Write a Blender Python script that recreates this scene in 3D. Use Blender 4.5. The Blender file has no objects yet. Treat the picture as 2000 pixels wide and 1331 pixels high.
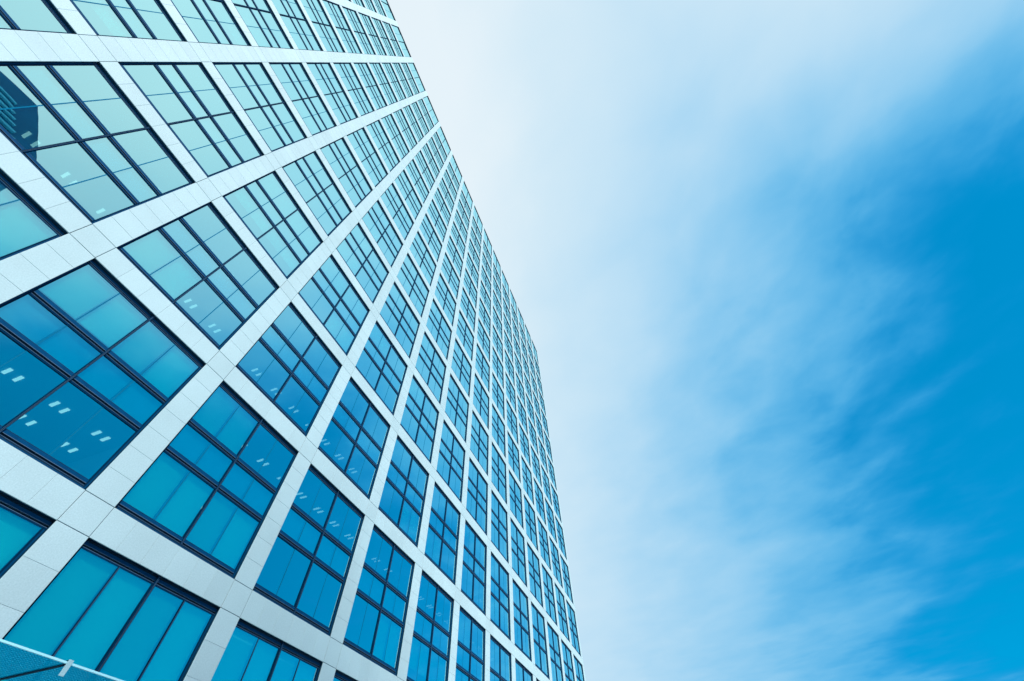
import bpy, math, random
from mathutils import Vector, Matrix
random.seed(7)
S = bpy.context.scene
COL = S.collection

# ------------------------------------------------------------------ sizes (metres)
W, H = 7.2, 8.322              # bay pitch, two-storey tier pitch
Z0 = 10.12                     # height of the lowest stone band's centre line
HW, HS = 0.565, 0.560          # half width of a pier, half height of a stone band
OW, OH = W - 2 * HW, H - 2 * HS
BAY0, BAY1 = -7, 11            # pier lines
TIERS = 13
ZTOP = Z0 + 13.09 * H
GY = 0.17                      # depth of the glass behind the stone face
XL, XR = BAY0 * W - HW, BAY1 * W + 0.42

# ------------------------------------------------------------------ helpers
class MB:
    def __init__(s): s.v, s.f, s.m = [], [], []
    def quad(s, a, b, c, d, m=0):
        n = len(s.v); s.v += [a, b, c, d]; s.f.append((n, n + 1, n + 2, n + 3)); s.m.append(m)
    def box(s, x0, x1, y0, y1, z0, z1, m=0):
        n = len(s.v)
        s.v += [(x0, y0, z0), (x1, y0, z0), (x1, y1, z0), (x0, y1, z0), (x0, y0, z1), (x1, y0, z1), (x1, y1, z1), (x0, y1, z1)]
        for f in ((0, 3, 2, 1), (4, 5, 6, 7), (0, 1, 5, 4), (1, 2, 6, 5), (2, 3, 7, 6), (3, 0, 4, 7)):
            s.f.append(tuple(n + k for k in f)); s.m.append(m)
    def panel(s, x0, x1, y0, y1, z0, z1, b=0.006, m=0):
        """a stone panel: a slab whose front edges carry a small arris"""
        n = len(s.v)
        s.v += [(x0 + b, y0, z0 + b), (x1 - b, y0, z0 + b), (x1 - b, y0, z1 - b), (x0 + b, y0, z1 - b),
                (x0, y0 + b, z0), (x1, y0 + b, z0), (x1, y0 + b, z1), (x0, y0 + b, z1),
                (x0, y1, z0), (x1, y1, z0), (x1, y1, z1), (x0, y1, z1)]
        fs = [(0, 1, 2, 3), (8, 11, 10, 9)]
        for k in range(4):
            l = (k + 1) % 4
            fs += [(k, k + 4, l + 4, l), (k + 4, k + 8, l + 8, l + 4)]
        for f in fs: s.f.append(tuple(n + k for k in f)); s.m.append(m)
    def mesh(s, name, mats):
        me = bpy.data.meshes.new(name); me.from_pydata(s.v, [], s.f)
        for m in mats: me.materials.append(m)
        me.polygons.foreach_set('material_index', s.m); me.update()
        return me
    def add(s, o, off=(0, 0, 0), mm=None):
        n = len(s.v); s.v += [(x + off[0], y + off[1], z + off[2]) for x, y, z in o.v]
        s.f += [tuple(n + k for k in f) for f in o.f]; s.m += [mm[k] if mm else k for k in o.m]

def link(name, data, parent=None, loc=(0, 0, 0)):
    o = bpy.data.objects.new(name, data); COL.objects.link(o); o.location = loc
    if parent: o.parent = parent
    return o
def obj(name, mb, mats, parent=None, loc=(0, 0, 0)):
    return link(name, mb.mesh(name, mats if isinstance(mats, list) else [mats]), parent, loc)

# ------------------------------------------------------------------ materials
def mat(name):
    m = bpy.data.materials.new(name); m.use_nodes = True
    t = m.node_tree; t.nodes.clear()
    return m, t.nodes, t.links, t.nodes.new('ShaderNodeOutputMaterial')
def N(ns, kind, **kw):
    n = ns.new('ShaderNode' + kind)
    for k, v in kw.items():
        if k in n.inputs: n.inputs[k].default_value = v
        else: setattr(n, k, v)
    return n
def rgb(r, g, b): return (r, g, b, 1)
def principled(name, col, rough=0.5, metal=0.0, noise=0.0, nscale=8.0, spec=0.5):
    m, ns, ls, out = mat(name)
    b = N(ns, 'BsdfPrincipled', **{'Base Color': rgb(*col), 'Roughness': rough, 'Metallic': metal, 'Specular IOR Level': spec})
    if max(col) < .2: b.inputs['Specular Tint'].default_value = rgb(.12, .55, 1)
    if noise:
        tc = N(ns, 'TexCoord'); no = N(ns, 'TexNoise', Scale=nscale, Detail=6.0)
        ls.new(tc.outputs['Object'], no.inputs['Vector'])
        mr = N(ns, 'MapRange', **{'From Min': .25, 'From Max': .75, 'To Min': 1 - noise, 'To Max': 1 + noise})
        ls.new(no.outputs['Fac'], mr.inputs['Value'])
        mx = N(ns, 'VectorMath', operation='SCALE'); mx.inputs[0].default_value = col
        ls.new(mr.outputs[0], mx.inputs['Scale']); ls.new(mx.outputs[0], b.inputs['Base Color'])
        ls.new(mr.outputs[0], N(ns, 'Math', operation='MULTIPLY').inputs[0])
    ls.new(b.outputs[0], out.inputs[0])
    return m

def granite_mat():
    m, ns, ls, out = mat('pale_granite')
    b = N(ns, 'BsdfPrincipled', Roughness=0.7, **{'Specular IOR Level': .2})
    tc = N(ns, 'TexCoord'); geo = N(ns, 'NewGeometry')
    n1 = N(ns, 'TexNoise', Scale=22.0, Detail=4.0, Roughness=.75); ls.new(tc.outputs['Object'], n1.inputs['Vector'])
    n2 = N(ns, 'TexNoise', Scale=0.35, Detail=4.0); ls.new(tc.outputs['Object'], n2.inputs['Vector'])
    r1 = N(ns, 'MapRange', **{'From Min': .3, 'From Max': .7, 'To Min': .86, 'To Max': 1.10}); ls.new(n1.outputs['Fac'], r1.inputs['Value'])
    r2 = N(ns, 'MapRange', **{'From Min': .3, 'From Max': .7, 'To Min': .95, 'To Max': 1.05}); ls.new(n2.outputs['Fac'], r2.inputs['Value'])
    r3 = N(ns, 'MapRange', **{'To Min': .965, 'To Max': 1.03}); ls.new(geo.outputs['Random Per Island'], r3.inputs['Value'])
    a = N(ns, 'Math', operation='MULTIPLY'); ls.new(r1.outputs[0], a.inputs[0]); ls.new(r2.outputs[0], a.inputs[1])
    a2 = N(ns, 'Math', operation='MULTIPLY'); ls.new(a.outputs[0], a2.inputs[0]); ls.new(r3.outputs[0], a2.inputs[1])
    v = N(ns, 'VectorMath', operation='SCALE'); v.inputs[0].default_value = GRANITE; ls.new(a2.outputs[0], v.inputs['Scale'])
    ls.new(v.outputs[0], b.inputs['Base Color']); ls.new(b.outputs[0], out.inputs[0])
    return m

def glass_mat(name, trans, refl, ior, rough=0.0, wave=0.0):
    m, ns, ls, out = mat(name)
    tr = N(ns, 'BsdfTransparent', Color=rgb(*trans)); gl = N(ns, 'BsdfGlossy', Color=rgb(*refl), Roughness=rough)
    # coated solar glass: partly mirrored head-on, strongly mirrored at grazing angles
    lw = N(ns, 'LayerWeight'); lw.inputs['Blend'].default_value = .5; mx = N(ns, 'MixShader')
    c1 = N(ns, 'Math', operation='SUBTRACT'); c1.inputs[0].default_value = 1; ls.new(lw.outputs['Facing'], c1.inputs[1])
    c2 = N(ns, 'Math', operation='POWER'); ls.new(c1.outputs[0], c2.inputs[0]); c2.inputs[1].default_value = 2.6
    fr = N(ns, 'Math', operation='MULTIPLY_ADD'); ls.new(c2.outputs[0], fr.inputs[0]); fr.inputs[1].default_value = -(1 - ior); fr.inputs[2].default_value = 1
    if wave:
        tc = N(ns, 'TexCoord'); no = N(ns, 'TexNoise', Scale=0.5, Detail=1.0); ls.new(tc.outputs['Object'], no.inputs['Vector'])
        bp = N(ns, 'Bump', Strength=1.0, Distance=wave); ls.new(no.outputs['Fac'], bp.inputs['Height'])
        ls.new(bp.outputs[0], gl.inputs['Normal'])
    ls.new(fr.outputs[0], mx.inputs[0]); ls.new(tr.outputs[0], mx.inputs[1]); ls.new(gl.outputs[0], mx.inputs[2])
    ls.new(mx.outputs[0], out.inputs[0])
    return m
def emit(name, col, st):
    m, ns, ls, out = mat(name)
    e = N(ns, 'Emission', Color=rgb(*col), Strength=st); ls.new(e.outputs[0], out.inputs[0])
    m.cycles.emission_sampling = 'NONE'
    return m
def blind_mat():
    m, ns, ls, out = mat('roller_blind_fabric')
    tc = N(ns, 'TexCoord'); geo = N(ns, 'NewGeometry')
    wv = N(ns, 'TexWave', Scale=9.0, Distortion=0.4); wv.bands_direction = 'X'; ls.new(tc.outputs['Object'], wv.inputs['Vector'])
    r = N(ns, 'MapRange', **{'To Min': .90, 'To Max': 1.0}); ls.new(wv.outputs['Fac'], r.inputs['Value'])
    ri = N(ns, 'MapRange', **{'To Min': .78, 'To Max': 1.04}); ls.new(geo.outputs['Random Per Island'], ri.inputs['Value'])
    rm = N(ns, 'Math', operation='MULTIPLY'); ls.new(r.outputs[0], rm.inputs[0]); ls.new(ri.outputs[0], rm.inputs[1])
    v = N(ns, 'VectorMath', operation='SCALE'); v.inputs[0].default_value = BLIND; ls.new(rm.outputs[0], v.inputs['Scale'])
    d = N(ns, 'BsdfDiffuse'); t = N(ns, 'BsdfTranslucent'); ls.new(v.outputs[0], d.inputs['Color']); ls.new(v.outputs[0], t.inputs['Color'])
    mx = N(ns, 'MixShader'); mx.inputs[0].default_value = .25
    ls.new(d.outputs[0], mx.inputs[1]); ls.new(t.outputs[0], mx.inputs[2]); ls.new(mx.outputs[0], out.inputs[0])
    return m

GRANITE = (0.312, 0.422, 0.458)
BLIND = (0.30, 0.97, 0.90)
M_gran = granite_mat()
M_back = principled('dark_reveal_lining', (0.003, 0.028, 0.06), .7, spec=.15)
M_metal = principled('navy_window_metal', (0.001, 0.018, 0.050), .9, .0, .15, 3.0, .0)
M_face = principled('blue_coated_metal', (0.001, 0.036, 0.10), .8, .0, .12, 3.0, .04)
M_under = principled('matt_black_gasket', (0.002, 0.006, 0.014), .7)
M_lip = principled('bare_aluminium_lip', (0.06, 0.11, 0.18), .9, .0, spec=.0)
M_glass = glass_mat('tinted_solar_glass', (0.24, 0.98, 0.92), (0.57, 0.99, 1.0), 0.29, 0.0, 0.004)
M_mull = principled('inner_mullion_metal', (0.003, 0.10, 0.19), .8, spec=.0)
M_span = principled('painted_backing_board', (0.012, 0.40, 0.58), .6, 0, .06, 1.0)
M_blind = blind_mat()
M_ceil = principled('office_ceiling_tile', (0.16, 0.42, 0.52), .8)
M_core = principled('office_inner_wall', (0.16, 0.50, 0.66), .8, 0, .1, .3)
M_light = emit('ceiling_light_diffuser', (1.0, .62, .60), 1.15)

# ------------------------------------------------------------------ the tower
tower = link('office_tower', None, None, (2 * W, 0, 0))
OFF = Vector((-2 * W, 0, 0))
tower['label'] = 'tall office tower with pale granite grid, dark frames and teal tinted glass'
tower['category'] = 'office tower'
def part(name, mb, mats, loc=(0, 0, 0)): return obj(name, mb, mats, tower, Vector(loc) + OFF)

J, J2 = 0.010, 0.002           # half joint widths: at the crossings, between panels
band_z = [Z0 + k * H for k in range(TIERS)]
TIER13 = ZTOP                  # top of the piers
YP = 0.035                     # thickness of the stone
for i in range(BAY0, BAY1 + 1):
    mb = MB(); x = i * W; xl, xr = x - HW, (x + HW if i < BAY1 else XR)
    segs = [(0.3, Z0 - HS, 8)]
    for k, zb in enumerate(band_z):
        segs.append((zb - HS, zb + HS, 1))
        segs.append((zb + HS, (band_z[k + 1] - HS) if k + 1 < TIERS else ZTOP, 7))
    for z0, z1, n in segs:
        h = (z1 - z0) / n
        for q in range(n):
            a = z0 + q * h + (J if q == 0 else J2); b = z0 + (q + 1) * h - (J if q == n - 1 else J2)
            mb.panel(xl + (0 if n > 1 else J), xr - (0 if n > 1 else J), 0, YP, a, b)
    mb.box(xl + .012, xr - .012, YP + .002, .46, 0.3, ZTOP - .01, 1)
    mb.box(xl + .03, xr - .03, .02, YP, 0.3, ZTOP - .02, 1)
    part('stone_pier', mb, [M_gran, M_back])
for zb in band_z:
    mb = MB()
    for i in range(BAY0, BAY1):
        x0, x1 = i * W + HW, (i + 1) * W - HW; w = (x1 - x0) / 6
        for q in range(6):
            mb.panel(x0 + q * w + (J if q == 0 else J2), x0 + (q + 1) * w - (J if q == 5 else J2), 0, YP, zb - HS, zb + HS)
        mb.box(x0 + .002, x1 - .002, YP + .002, .46, zb - HS + .012, zb + HS - .012, 1)
        mb.box(x0 + .002, x1 - .002, .02, YP, zb - HS + .03, zb + HS - .03, 1)
    part('stone_band', mb, [M_gran, M_back])

# --- one window, local: x centred, z from the bottom of the opening, y into the building
hx = OW / 2; QX = (OW - .18) / 4
FIN = [4.655, 3.054]; FH = .345
HEAD = 6.905; SILL = 0.402; JW = .11
FY, FB = .135, .22              # front and back of the frames
def slot_rail(mb, x0, x1, zt, h, FY=FY):
    """frame rail seen from the street: blue face, dark ventilation slot between two bright lips, blue lower face"""
    a = h * .46; c = h * .30
    mb.box(x0, x1, FY + .012, FB, zt - .022, zt, 2)
    mb.box(x0, x1, FY, FB, zt - a, zt - .022, 1)
    mb.box(x0, x1, FY - .004, FY + .02, zt - a - .014, zt - a, 3)
    mb.box(x0, x1, FY + .045, FB, zt - a - c, zt - a - .014, 2)
    mb.box(x0, x1, FY - .002, FY + .044, zt - a - c - .012, zt - a - c, 3)
    mb.box(x0, x1, FY + .001, FB, zt - h, zt - a - c - .012, 0)
def fin(mb, x0, x1, zt): slot_rail(mb, x0, x1, zt, FH)
def head(mb, top, x0, x1):
    mb.box(x0, x1, FY + .02, FB, top - .035, top, 2)
    slot_rail(mb, x0, x1, top - .035, .257, .156)
def jambs(mb, z0, z1):
    for s in (-1, 1):
        a, b = sorted((s * hx, s * (hx - .055))); mb.box(a, b, FY + .022, FB, z0, z1, 1)
        a, b = sorted((s * (hx - .055), s * (hx - .070))); mb.box(a, b, FY + .033, FB, z0, z1, 2)
        a, b = sorted((s * (hx - .070), s * (hx - JW))); mb.box(a, b, FY + .020, FB, z0, z1, 0)
def major(mb, z0, z1, y=.085):
    mb.box(-.042, -.012, y, FB + .01, z0, z1, 0); mb.box(.012, .042, y, FB + .01, z0, z1, 0); mb.box(-.012, .012, y + .02, FB, z0, z1, 2)
    mb.box(-.0185, -.0125, y - .004, y, z0, z1, 3); mb.box(.0125, .0185, y - .004, y, z0, z1, 3)
def frame_mb(kind):
    mb = MB(); xi = hx - JW
    if kind == 'office':
        top = OH - .002
        head(mb, top, -hx + .001, hx - .001); jambs(mb, .0, top - .298)
        for zt in FIN: fin(mb, -xi, xi, zt)
        slot_rail(mb, -xi, xi, SILL, .30)
        mb.box(-xi, xi, .012, FB, .006, .05, 1); mb.box(-xi, xi, .05, FB, .051, SILL - .301, 2)
        major(mb, .051, top)
    elif kind == 'lobby':
        top = OH - .002
        z0 = top - (Z0 - HS) + .35
        head(mb, top, -hx + .001, hx - .001); jambs(mb, z0, top - .298)
        mb.box(-xi, xi, .06, FB, z0, z0 + .3, 1)
        major(mb, z0 + .3, top)
        for s in (-1, 1):
            mb.box(s * (QX + .006) - .028, s * (QX + .006) + .028, .135, FB + .01, z0 + .3, HEAD, 0)
            mb.box(s * (QX + .006) - .005, s * (QX + .006) + .005, .131, .135, z0 + .3, HEAD, 3)
    else:
        top = ZTOP - (band_z[-1] + HS) - .20
        mb.box(-hx + .001, hx - .001, .03, FB, top - .0, top + .19, 2)
        jambs(mb, .0, top - .002)
        mb.box(-xi, xi, .02, FB, .006, .12, 1)
        major(mb, .12, top - .001)
    return mb
def panes(kind):
    if kind == 'office': rows = [(SILL + .002, FIN[1] - FH - .002), (FIN[1] + .002, FIN[0] - FH - .002), (FIN[0] + .002, HEAD - .002)]
    elif kind == 'lobby': rows = [(OH - (Z0 - HS) + .66, HEAD - .002)]
    else: rows = [(.122, ZTOP - (band_z[-1] + HS) - .205)]
    xs = [(-hx + JW + .002, -QX - .023), (-QX + .023, -.044), (.044, QX - .023), (QX + .023, hx - JW - .002)]
    return rows, xs
def glass_mb(kind, rnd):
    mb = MB(); rows, xs = panes(kind)
    for z0, z1 in rows:
        for x0, x1 in xs:
            a, b = rnd.gauss(0, .0028), rnd.gauss(0, .0028); c = rnd.uniform(-.002, .002)
            f = lambda x, z: (x, GY + c + a * (x - (x0 + x1) / 2) + b * (z - (z0 + z1) / 2), z)
            mb.quad(f(x0, z0), f(x1, z0), f(x1, z1), f(x0, z1))
    return mb
def mull_mb(kind, s):
    """one intermediate mullion: the joint strip in the glass plane and the box section behind it"""
    mb = MB(); rows, xs = panes(kind)
    for z0, z1 in rows:
        mb.box(s * QX - .022, s * QX + .022, GY - .008, .209, z0, z1)
    mb.box(s * QX - .046, s * QX + .046, .21, .285, rows[0][0] - .05, rows[-1][1] + .05)
    return mb
def board_mb():
    mb = MB(); rows, xs = panes('office'); mb.box(-hx + .05, hx - .05, .287, .298, rows[1][0] - .05, rows[1][1] + .05)
    return mb
def blind_mb(kind, drops):
    """drops: one number per pane and row, 0 = rolled up, 1 = down to the sill"""
    mb = MB(); rows, xs = panes(kind); rr = [rows[0], rows[2]] if kind == 'office' else rows
    for r, dd in zip(rr, drops):
        for (x0, x1), d in zip(xs, dd):
            if d <= 0: continue
            zt = r[1] + .03; zb = zt - (zt - r[0]) * d
            mb.box(x0 - .03, x1 + .03, .325, .329, zb + .03, zt); mb.box(x0 - .03, x1 + .03, .318, .337, zb, zb + .028)
    return mb

MATF = [M_metal, M_face, M_under, M_lip]
MAST = [M_metal, M_face, M_under, M_lip, M_glass, M_mull, M_span, M_blind]
FR = {k: frame_mb(k) for k in ('office', 'lobby', 'parapet')}
MU = {(k, s): mull_mb(k, s) for k in FR for s in (-1, 1)}
BO = board_mb()
FRm = {k: v.mesh('window_frame', MATF) for k, v in FR.items()}
MUm = {k: v.mesh('mullion', [M_mull]) for k, v in MU.items()}
BOm = BO.mesh('spandrel_board', [M_span])
GL = {k: [glass_mb(k, random.Random(100 + n)) for n in range(8)] for k in FR}
GLm = {k: [g.mesh('glass', [M_glass]) for g in v] for k, v in GL.items()}

# the blinds each window shows: rows (lower storey, upper storey) of four panes
U, D = 0, 1.0
KNOWN = {(-1, 0): ((U, U, U, U), (.92, .92, .93, .95)), (0, 0): ((D, D, D, D), (D, D, U, U)), (-1, 1): ((.96, .96, U, U), (U, U, U, U)),
         (1, 0): ((U, U, U, U), (U, U, U, U)), (2, 0): ((U, U, D, D), (U, U, U, U)), (0, 1): ((U, U, U, U), (U, U, U, U)),
         (-2, 1): ((U, U, U, U), (U, U, U, U)), (-2, 0): ((U, U, U, U), (D, D, D, D)), (1, 1): ((U, U, U, U), (U, U, U, U)),
         (-3, 1): ((U, U, D, D), (U, U, U, U)), (-2, 2): ((U, U, U, U), (U, U, U, U))}
LOBBY_UP = {1: .55}
def drops_for(i, j):
    r = random.Random(i * 97 + j * 13 + 5)
    if j < 0: return ((D, D, D, D),)
    if j == TIERS - 1: return ((D, D, D, D),)
    if (i, j) in KNOWN: return KNOWN[(i, j)]
    rows = []
    for _ in range(2):
        if r.random() < .42:
            d = r.choice((D, D, .75, .5)); row = [d] * 4
            if r.random() < .3: row[2] = row[3] = 0
            elif r.random() < .2: row[0] = row[1] = 0
        else: row = [0] * 4
        rows.append(tuple(row))
    return tuple(rows)

# the hundred windows that show largest, each a part of its own
BIG = {(-3, 1), (-3, 2), (-3, 3), (-3, 4), (-3, 5), (-3, 6), (-3, 7), (-3, 8), (-3, 9), (-3, 10), (-2, 0), (-2, 1), (-2, 2), (-2, 3), (-2, 4), (-2, 5), (-2, 6), (-2, 7), (-2, 8), (-2, 9), (-1, -1), (-1, 0), (-1, 1), (-1, 2), (-1, 3), (-1, 4), (-1, 5), (-1, 6), (-1, 7), (-1, 8), (-1, 9), (0, -1), (0, 0), (0, 1), (0, 2), (0, 3), (0, 4), (0, 5), (0, 6), (0, 7), (0, 8), (1, -1), (1, 0), (1, 1), (1, 2), (1, 3), (1, 4), (1, 5), (1, 6), (1, 7), (1, 8), (2, -1), (2, 0), (2, 1), (2, 2), (2, 3), (2, 4), (2, 5), (2, 6), (2, 7), (3, 0), (3, 1), (3, 2), (3, 3), (3, 4), (3, 5), (3, 6), (3, 7), (4, 0), (4, 1), (4, 2), (4, 3), (4, 4), (4, 5), (4, 6), (5, 0), (5, 1), (5, 2), (5, 3), (5, 4), (5, 5), (6, 0), (6, 1), (6, 2), (6, 3), (6, 4), (6, 5), (7, 1), (7, 2), (7, 3), (7, 4), (8, 1), (8, 2), (8, 3), (8, 4), (9, 1), (9, 2), (9, 3), (10, 2), (10, 3)}
cells = [(i, j) for j in range(-1, TIERS) for i in range(BAY0, BAY1)]
rest = MB()
for i, j in cells:
    kind = 'lobby' if j < 0 else 'parapet' if j == TIERS - 1 else 'office'
    x = (i + .5) * W; z = Z0 + j * H + HS
    r = random.Random(i * 31 + j * 7); g = r.randrange(8); dr = drops_for(i, j)
    bm_ = blind_mb(kind, dr)
    if (i, j) in BIG:
        w = link('window', None, tower, Vector((x, 0, z)) + OFF)
        link('window_frame', FRm[kind], w); link('glass', GLm[kind][g], w); link('mullion', MUm[kind, -1], w); link('mullion', MUm[kind, 1], w)
        if kind == 'office': link('spandrel_board', BOm, w)
        if bm_.f: obj('blind', bm_, M_blind, w)
    else:
        o = (x, 0, z)
        rest.add(FR[kind], o); rest.add(GL[kind][g], o, [4]); rest.add(MU[kind, -1], o, [5]); rest.add(MU[kind, 1], o, [5])
        if kind == 'office': rest.add(BO, o, [6])
        rest.add(bm_, o, [7])
ro = part('window', rest, MAST); ro['kind'] = 'stuff'

# --- inside: slabs with their ceilings, the core wall, ceiling lights
def slab(z0, z1):
    mb = MB(); mb.box(XL + .6, XR - .5, .345, 11.0, z0, z1); part('floor_slab', mb, M_ceil)
CEIL = []
for j in range(-1, TIERS):
    zb = Z0 + j * H
    if j >= 0 and j < TIERS - 1:
        slab(zb + HS + FIN[1] + .02, zb + HS + FIN[0] - FH + .03); CEIL.append((j, 0, zb + HS + FIN[1] + .02))
    if j < TIERS - 1:
        slab(zb + HS + HEAD + .05, zb + H + HS + .30); CEIL.append((j, 1, zb + HS + HEAD + .05))
mb = MB(); mb.box(XL + .6, XR - .5, 9.0, 9.2, .02, ZTOP - 2); part('core_wall', mb, M_core)
mb = MB()
for i in range(BAY0 + 1, BAY1, 3): mb.box(i * W - .07, i * W + .07, .47, 8.99, .02, ZTOP - 3)
part('partition_wall', mb, M_core)
def light_mb():
    mb = MB()
    for x in (-.2, .2): mb.box(x - .06, x + .06, -.23, .23, -.035, -.004)
    return mb
LM = light_mb(); LMm = LM.mesh('ceiling_light', [M_light])
LIGHTS = {(-2, 0, 1, 3, 0), (-2, 1, 0, 1, 0), (-2, 1, 0, 2, 0), (-2, 1, 0, 3, 0), (-2, 1, 1, 0, 0), (-2, 1, 1, 1, 0), (-2, 1, 1, 2, 0), (-2, 1, 1, 3, 0), (-1, 0, 0, 1, 0), (-1, 0, 0, 2, 0), (-1, 0, 0, 2, 1), (-1, 0, 0, 3, 0), (-1, 0, 0, 3, 1), (-1, 0, 1, 0, 0), (-1, 0, 1, 1, 0), (-1, 0, 1, 2, 0), (-1, 0, 1, 3, 0), (-1, 1, 0, 0, 0), (-1, 1, 0, 1, 0), (-1, 1, 0, 2, 0), (-1, 1, 0, 3, 0), (-1, 1, 1, 0, 0), (-1, 1, 1, 1, 0), (-1, 1, 1, 2, 0), (-1, 1, 1, 3, 0), (0, -1, 1, 1, 0), (0, -1, 1, 1, 1), (0, -1, 1, 2, 0), (0, -1, 1, 2, 1), (0, -1, 1, 2, 2), (0, -1, 1, 3, 0), (0, -1, 1, 3, 1), (0, -1, 1, 3, 2), (0, 0, 0, 1, 0), (0, 0, 0, 1, 1), (0, 0, 0, 2, 0), (0, 0, 0, 2, 1), (0, 0, 0, 3, 0), (0, 0, 0, 3, 1), (0, 0, 1, 1, 0), (0, 0, 1, 2, 0), (0, 0, 1, 3, 0), (0, 1, 0, 1, 0), (0, 1, 0, 2, 0), (0, 1, 0, 3, 0), (0, 1, 1, 1, 0), (0, 1, 1, 2, 0), (0, 1, 1, 3, 0), (1, -1, 1, 0, 1), (1, -1, 1, 0, 2), (1, -1, 1, 1, 0), (1, -1, 1, 1, 2), (1, -1, 1, 2, 0), (1, -1, 1, 2, 1), (1, -1, 1, 3, 0), (1, -1, 1, 3, 1), (1, 0, 0, 0, 1), (1, 0, 0, 1, 0), (1, 0, 0, 2, 0), (1, 0, 0, 2, 1), (1, 0, 0, 3, 0), (1, 0, 0, 3, 1), (1, 0, 1, 1, 0), (1, 0, 1, 2, 0), (1, 0, 1, 3, 0), (1, 1, 0, 1, 0), (1, 1, 0, 2, 0), (1, 1, 0, 3, 0), (1, 1, 1, 1, 0), (1, 1, 1, 2, 0), (1, 1, 1, 3, 0), (2, -1, 1, 0, 0), (2, 0, 0, 0, 0), (2, 0, 0, 0, 1), (2, 0, 0, 1, 1), (2, 0, 0, 2, 0), (2, 0, 0, 3, 0), (2, 0, 0, 3, 1), (2, 0, 1, 0, 0), (2, 0, 1, 2, 0), (2, 0, 1, 3, 0), (2, 1, 0, 0, 0), (2, 1, 0, 2, 0), (2, 1, 0, 3, 0), (2, 1, 1, 0, 0), (2, 1, 1, 2, 0), (2, 1, 1, 3, 0), (3, 0, 0, 0, 0), (3, 0, 0, 0, 1), (3, 0, 0, 1, 1), (3, 0, 0, 2, 0), (3, 0, 0, 2, 1), (3, 0, 0, 3, 0), (3, 0, 1, 0, 0), (3, 0, 1, 2, 0), (3, 0, 1, 3, 0), (3, 1, 0, 0, 0), (3, 1, 0, 2, 0), (3, 1, 1, 0, 0), (4, 0, 0, 0, 0)}
LIT = {(-1, 0, 0): 2, (-1, 0, 1): 1, (0, 0, 0): 1, (0, 0, 1): 2, (1, 0, 0): 0, (1, 0, 1): 1, (2, 0, 1): 1, (2, 0, 0): 0, (-1, 1, 0): 2, (-1, 1, 1): 1,
       (-2, 1, 0): 2, (-2, 1, 1): 1, (0, 1, 0): 2, (0, 1, 1): 1, (1, 1, 0): 1, (1, 1, 1): 2}
def rows_lit(i, j, s):
    if j < 0: return 0
    if (i, j, s) in LIT: return LIT[(i, j, s)]
    return random.Random(i * 1009 + j * 97 + s * 13).choice((0, 0, 0, 1, 1, 2))
restl = MB()
for j, s, z in CEIL:
    for i in range(BAY0, BAY1):
        for f in range(4):
            for r_ in range(3):
                x = (i + .135 + .25 * f) * W; y = 2.25 + 1.83 * r_
                if r_ >= rows_lit(i, j, s): continue
                if (i, j, s, f, r_) in LIGHTS: link('ceiling_light', LMm, tower, Vector((x, y, z)) + OFF)
                else: restl.add(LM, (x, y, z))
ro = part('ceiling_light', restl, M_light); ro['kind'] = 'stuff'

# --- roof, ends and back of the tower
mb = MB(); mb.box(XL + .1, XR - .1, .48, 32, ZTOP - .6, ZTOP - .3); part('roof', mb, M_back)
mb = MB()
mb.box(XL, XL + .4, .47, 32, 0.3, ZTOP - .02); mb.box(XR - .4, XR, .47, 32, 0.3, ZTOP - .02)
mb.box(XL, XR, 32.002, 32.4, 0.3, ZTOP - .02); part('rear_walls', mb, M_gran)
mb = MB(); mb.box(XL - .1, XR + .1, .14, 32.5, .0, .298); part('plinth', mb, M_gran)

# --- glass canopy over the entrance
can = link('canopy', None, tower, Vector((1.2, -2.62, 5.82)) + OFF)
can['label'] = 'fritted glass canopy with white edge strip and grey clamps'
cm, ns, ls, out = mat('fritted_canopy_glass')
tc = N(ns, 'TexCoord')
tr = N(ns, 'BsdfTransparent', Color=rgb(.10, .62, .76)); gl = N(ns, 'BsdfGlossy', Color=rgb(.6, .9, 1), Roughness=0.02)
fr = N(ns, 'Fresnel', IOR=1.6); mx = N(ns, 'MixShader'); ls.new(fr.outputs[0], mx.inputs[0]); ls.new(tr.outputs[0], mx.inputs[1]); ls.new(gl.outputs[0], mx.inputs[2])
frit = N(ns, 'BsdfTranslucent', Color=rgb(.010, .30, .42))
w1 = N(ns, 'TexWave', Scale=3.4); w1.bands_direction = 'X'; w2 = N(ns, 'TexWave', Scale=3.4); w2.bands_direction = 'Y'
for w_ in (w1, w2): ls.new(tc.outputs['Object'], w_.inputs['Vector'])
mu = N(ns, 'Math', operation='MULTIPLY'); ls.new(w1.outputs['Fac'], mu.inputs[0]); ls.new(w2.outputs['Fac'], mu.inputs[1])
th = N(ns, 'MapRange', **{'From Min': .30, 'From Max': .40, 'To Min': 1.0, 'To Max': .1}); ls.new(mu.outputs[0], th.inputs['Value'])
m2 = N(ns, 'MixShader'); ls.new(th.outputs[0], m2.inputs[0]); ls.new(mx.outputs[0], m2.inputs[1]); ls.new(frit.outputs[0], m2.inputs[2])
ls.new(m2.outputs[0], out.inputs[0])
M_edge = principled('pale_edge_strip', (.30, .58, .66), .5)
M_clamp = principled('grey_steel_clamp', (.24, .38, .43), .6, 0, .15, 40)
PW = 3.6
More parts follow.
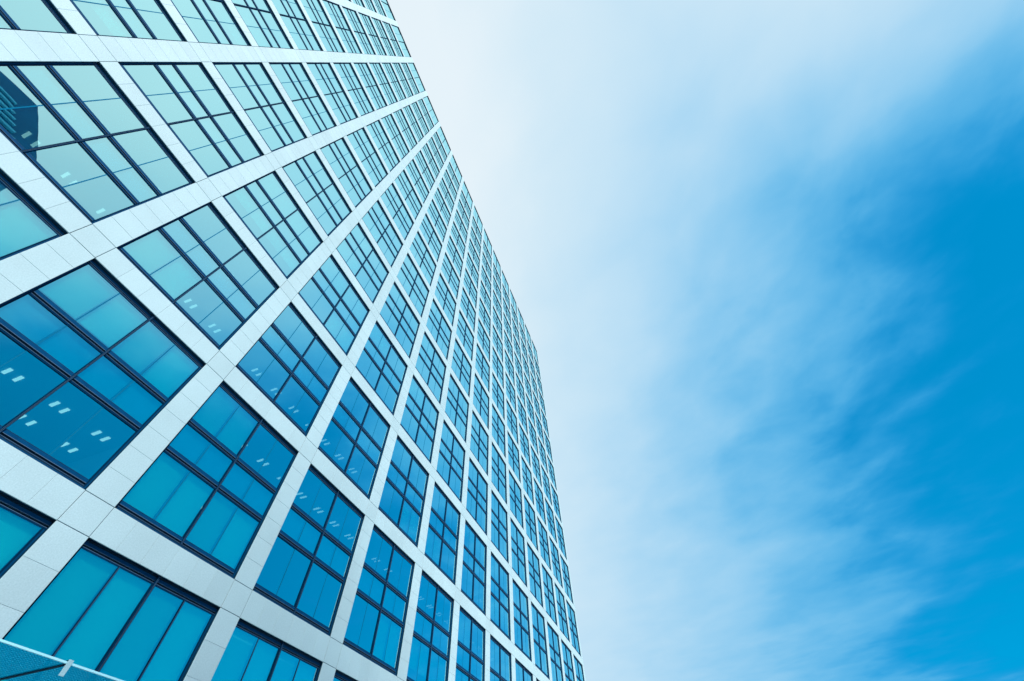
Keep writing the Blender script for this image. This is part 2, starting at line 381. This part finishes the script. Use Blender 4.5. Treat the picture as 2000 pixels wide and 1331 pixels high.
for k in range(-5, 2):
    x0, x1 = k * PW + .012, (k + 1) * PW - .012
    mb = MB(); mb.box(x0, x1, .03, 2.5, .02, .04); obj('glass_panel', mb, cm, can)
    mb = MB(); mb.box(x0 + .05, x1 - .05, -.02, .025, .0, .042); obj('edge_strip', mb, M_edge, can)
    if k > -5:
        mb = MB(); mb.box(x0 - .042, x0 + .018, .06, 2.58, -.012, .018); mb.box(x0 - .03, x0 + .006, .06, 2.58, .042, .10); obj('support_rib', mb, M_under, can)
        mb = MB(); mb.box(x0 - .072, x0 + .048, -.05, -.022, -.25, .085); mb.box(x0 - .04, x0 + .016, -.02, .05, -.1, -.022)
        obj('clamp_plate', mb, M_clamp, can)

# ------------------------------------------------------------------ the place in front
mb = MB(); mb.quad((-3000, -3000, 0), (3000, -3000, 0), (3000, 3000, 0), (-3000, 3000, 0))
gm, ns, ls, out = mat('plaza_paving')
b = N(ns, 'BsdfPrincipled', Roughness=.8); tc = N(ns, 'TexCoord')
br = N(ns, 'TexBrick', Scale=1.0, Color1=rgb(.44, .50, .52), Color2=rgb(.48, .54, .56), Mortar=rgb(.15, .18, .19)); br.inputs['Mortar Size'].default_value = .012
ls.new(tc.outputs['Object'], br.inputs['Vector']); ls.new(br.outputs['Color'], b.inputs['Base Color']); ls.new(b.outputs[0], out.inputs[0])
g = obj('plaza_ground', mb, gm); g['kind'] = 'structure'

# neighbouring tower across the street, seen mirrored in the glass on the left
opp = link('opposite_tower', None, None, (-38, -60, 0))
opp['label'] = 'dark blue tower with chamfered shoulder, mirrored in the leftmost window'
opp['category'] = 'building'
M_od = principled('dark_blue_cladding', (.002, .07, .18), .5, 0, .2, .2)
M_ol = principled('grey_blue_fins', (.05, .34, .52), .5)
prof = [(18, 0), (18, 75), (17, 77.5), (8.5, 86.5), (-4, 84.5), (-4, 0)]
mb = MB(); n = len(prof)
mb.v = [(x, 0, z) for x, z in prof] + [(x, -30, z) for x, z in prof]
mb.f = [tuple(range(n)), tuple(range(2 * n - 1, n - 1, -1))] + [(k, k + n, (k + 1) % n + n, (k + 1) % n) for k in range(n)]
mb.m = [0] * len(mb.f)
obj('tower_body', mb, M_od, opp)
mb = MB()
for k in range(19):
    x = -3.7 + k * 1.1; mb.box(x, x + .22, .0, .35, 66, 74); mb.box(x, x + .22, .0, .35, 46, 62)
for z in (45, 62.4, 64.6, 74.4): mb.box(-4, 17.6, .0, .5, z, z + .45)
for k in range(7): mb.box(-4, 13 - k * .9, .0, .4, 77.2 + k * .9, 77.45 + k * .9)
obj('facade_fins', mb, M_ol, opp)

# ------------------------------------------------------------------ sun, sky, camera
sd = Vector((-1.35, -1.7, 2.15)).normalized()      # towards the sun
elev = math.asin(sd.z); az = math.atan2(sd.x, sd.y)
sun = bpy.data.lights.new('sun', 'SUN'); sun.energy = 5.0; sun.angle = math.radians(9); sun.color = (1.0, .97, .93)
so = link('sun', sun); so.rotation_euler = sd.to_track_quat('Z', 'Y').to_euler()

wd = bpy.data.worlds.new('World'); S.world = wd; wd.use_nodes = True
t = wd.node_tree; ns, ls = t.nodes, t.links; ns.clear()
out = N(ns, 'OutputWorld'); bg = N(ns, 'Background', Strength=0.1); ls.new(bg.outputs[0], out.inputs[0])
sky = N(ns, 'TexSky', sky_type='NISHITA', sun_disc=False, sun_elevation=elev, sun_rotation=az, air_density=1.0, dust_density=0.3, ozone_density=3.0)
gm_ = N(ns, 'Gamma', Gamma=.4); ls.new(sky.outputs[0], gm_.inputs['Color'])
tint = N(ns, 'VectorMath', operation='MULTIPLY'); tint.inputs[1].default_value = (.0, 1.42, 2.45); ls.new(gm_.outputs[0], tint.inputs[0])
tc = N(ns, 'TexCoord'); sp = N(ns, 'SeparateXYZ'); ls.new(tc.outputs['Generated'], sp.inputs[0])
def M(op, a, b=None, c=None):
    n = N(ns, 'Math', operation=op)
    for k, v in enumerate((a, b, c)):
        if v is None: continue
        if isinstance(v, (int, float)): n.inputs[k].default_value = v
        else: ls.new(v, n.inputs[k])
    return n.outputs[0]
dz = M('MAXIMUM', sp.outputs['Z'], .06)
pu = M('DIVIDE', sp.outputs['X'], dz); pw = M('DIVIDE', M('MULTIPLY', sp.outputs['Y'], -1), dz)
def noise(su, sw, skew, scale, detail, rough=.55, dist=0.0, off=0.0):
    c = N(ns, 'CombineXYZ'); ls.new(M('ADD', M('MULTIPLY', pu, su), M('MULTIPLY', pw, skew)), c.inputs[0])
    ls.new(M('MULTIPLY', pw, sw), c.inputs[1]); c.inputs[2].default_value = off
    n = N(ns, 'TexNoise', Scale=scale, Detail=detail, Roughness=rough, Distortion=dist); ls.new(c.outputs[0], n.inputs['Vector'])
    return n.outputs['Fac']
def smooth(v, a, b, lo=0.0, hi=1.0):
    n = N(ns, 'MapRange', interpolation_type='SMOOTHSTEP', **{'From Min': a, 'From Max': b, 'To Min': lo, 'To Max': hi}); ls.new(v, n.inputs['Value'])
    return n.outputs[0]
big = noise(.55, .55, .15, 1.3, 2.0, .5, .2, 3.1)
wisp = noise(.9, .50, .32, 1.5, 4.0, .45, .3, 7.7)
fine = noise(2.0, .9, .5, 2.6, 6.0, .55, .3, 1.3)
d1 = M('MULTIPLY', M('SUBTRACT', big, .5), .30)
d2 = M('MULTIPLY', M('SUBTRACT', wisp, .5), .17)
d3 = M('MULTIPLY', M('SUBTRACT', fine, .5), .05)
band = M('SUBTRACT', M('MULTIPLY_ADD', M('MULTIPLY', M('MINIMUM', M('SUBTRACT', sp.outputs['X'], .42), 0), smooth(M('MULTIPLY', sp.outputs['Y'], -1), .22, .60)), 1.0, M('MULTIPLY_ADD', sp.outputs['X'], .50, M('MULTIPLY_ADD', M('MAXIMUM', M('SUBTRACT', M('MULTIPLY', sp.outputs['Y'], -1), .71), 0), 2.6, .085))), sp.outputs['Y'])      # high cloud sheet thinning out away from the facade side
mott = noise(1.0, 1.0, .2, 4.2, 4.0, .5, .2, 5.5)
d4 = M('MULTIPLY', M('SUBTRACT', mott, .5), .26)
s = M('ADD', band, M('ADD', d1, M('MULTIPLY', M('ADD', d4, M('ADD', d2, d3)), smooth(pu, .6, 3.2, 1.0, .5))))
cr = N(ns, 'ValToRGB'); e = cr.color_ramp.elements; cr.color_ramp.interpolation = 'B_SPLINE'
stops = [(.0, (.82, .91, .965), 1), (.20, (.64, .82, .93), 1), (.46, (.50, .74, .92), 1), (.69, (.23, .58, .87), 1), (.84, (.08, .45, .81), .9), (.92, (.02, .33, .74), .5), (.99, (0, .28, .68), 0)]
while len(e) < len(stops): e.new(.5)
for el, (p_, c_, a_) in zip(e, stops): el.position = p_; el.color = (*c_, a_)
ls.new(s, cr.inputs[0])
sc_ = N(ns, 'VectorMath', operation='SCALE'); ls.new(cr.outputs['Color'], sc_.inputs[0]); sc_.inputs['Scale'].default_value = 6.6
cl = N(ns, 'Mix', data_type='RGBA'); ls.new(cr.outputs['Alpha'], cl.inputs['Factor'])
ls.new(tint.outputs[0], cl.inputs['A']); ls.new(sc_.outputs[0], cl.inputs['B'])
ls.new(cl.outputs['Result'], bg.inputs['Color'])

cam = bpy.data.cameras.new('camera'); co = link('camera', cam)
cam.sensor_width = 36; cam.sensor_fit = 'HORIZONTAL'; cam.lens = 780.818 / 2000 * 36; cam.clip_end = 5000; cam.clip_start = .05
R = ((0.35204499, -0.03521859, 0.93532025), (0.76176041, -0.56986687, -0.30817663), (0.54386157, 0.82098197, -0.17379065))
bl = lambda r, s: Vector((s * r[0], -s * r[2], s * r[1]))
right, up, back = bl(R[0], 1), bl(R[1], -1), bl(R[2], -1)
co.matrix_world = Matrix(((right.x, up.x, back.x, -6.9536), (right.y, up.y, back.y, -18.105), (right.z, up.z, back.z, 1.60), (0, 0, 0, 1)))
S.camera = co
S.view_settings.view_transform = 'Standard'; S.view_settings.look = 'None'; S.view_settings.exposure = 0.6; S.view_settings.gamma = 1
S.render.engine = 'CYCLES'; S.cycles.max_bounces = 8; S.cycles.transparent_max_bounces = 16; S.cycles.use_denoising = True
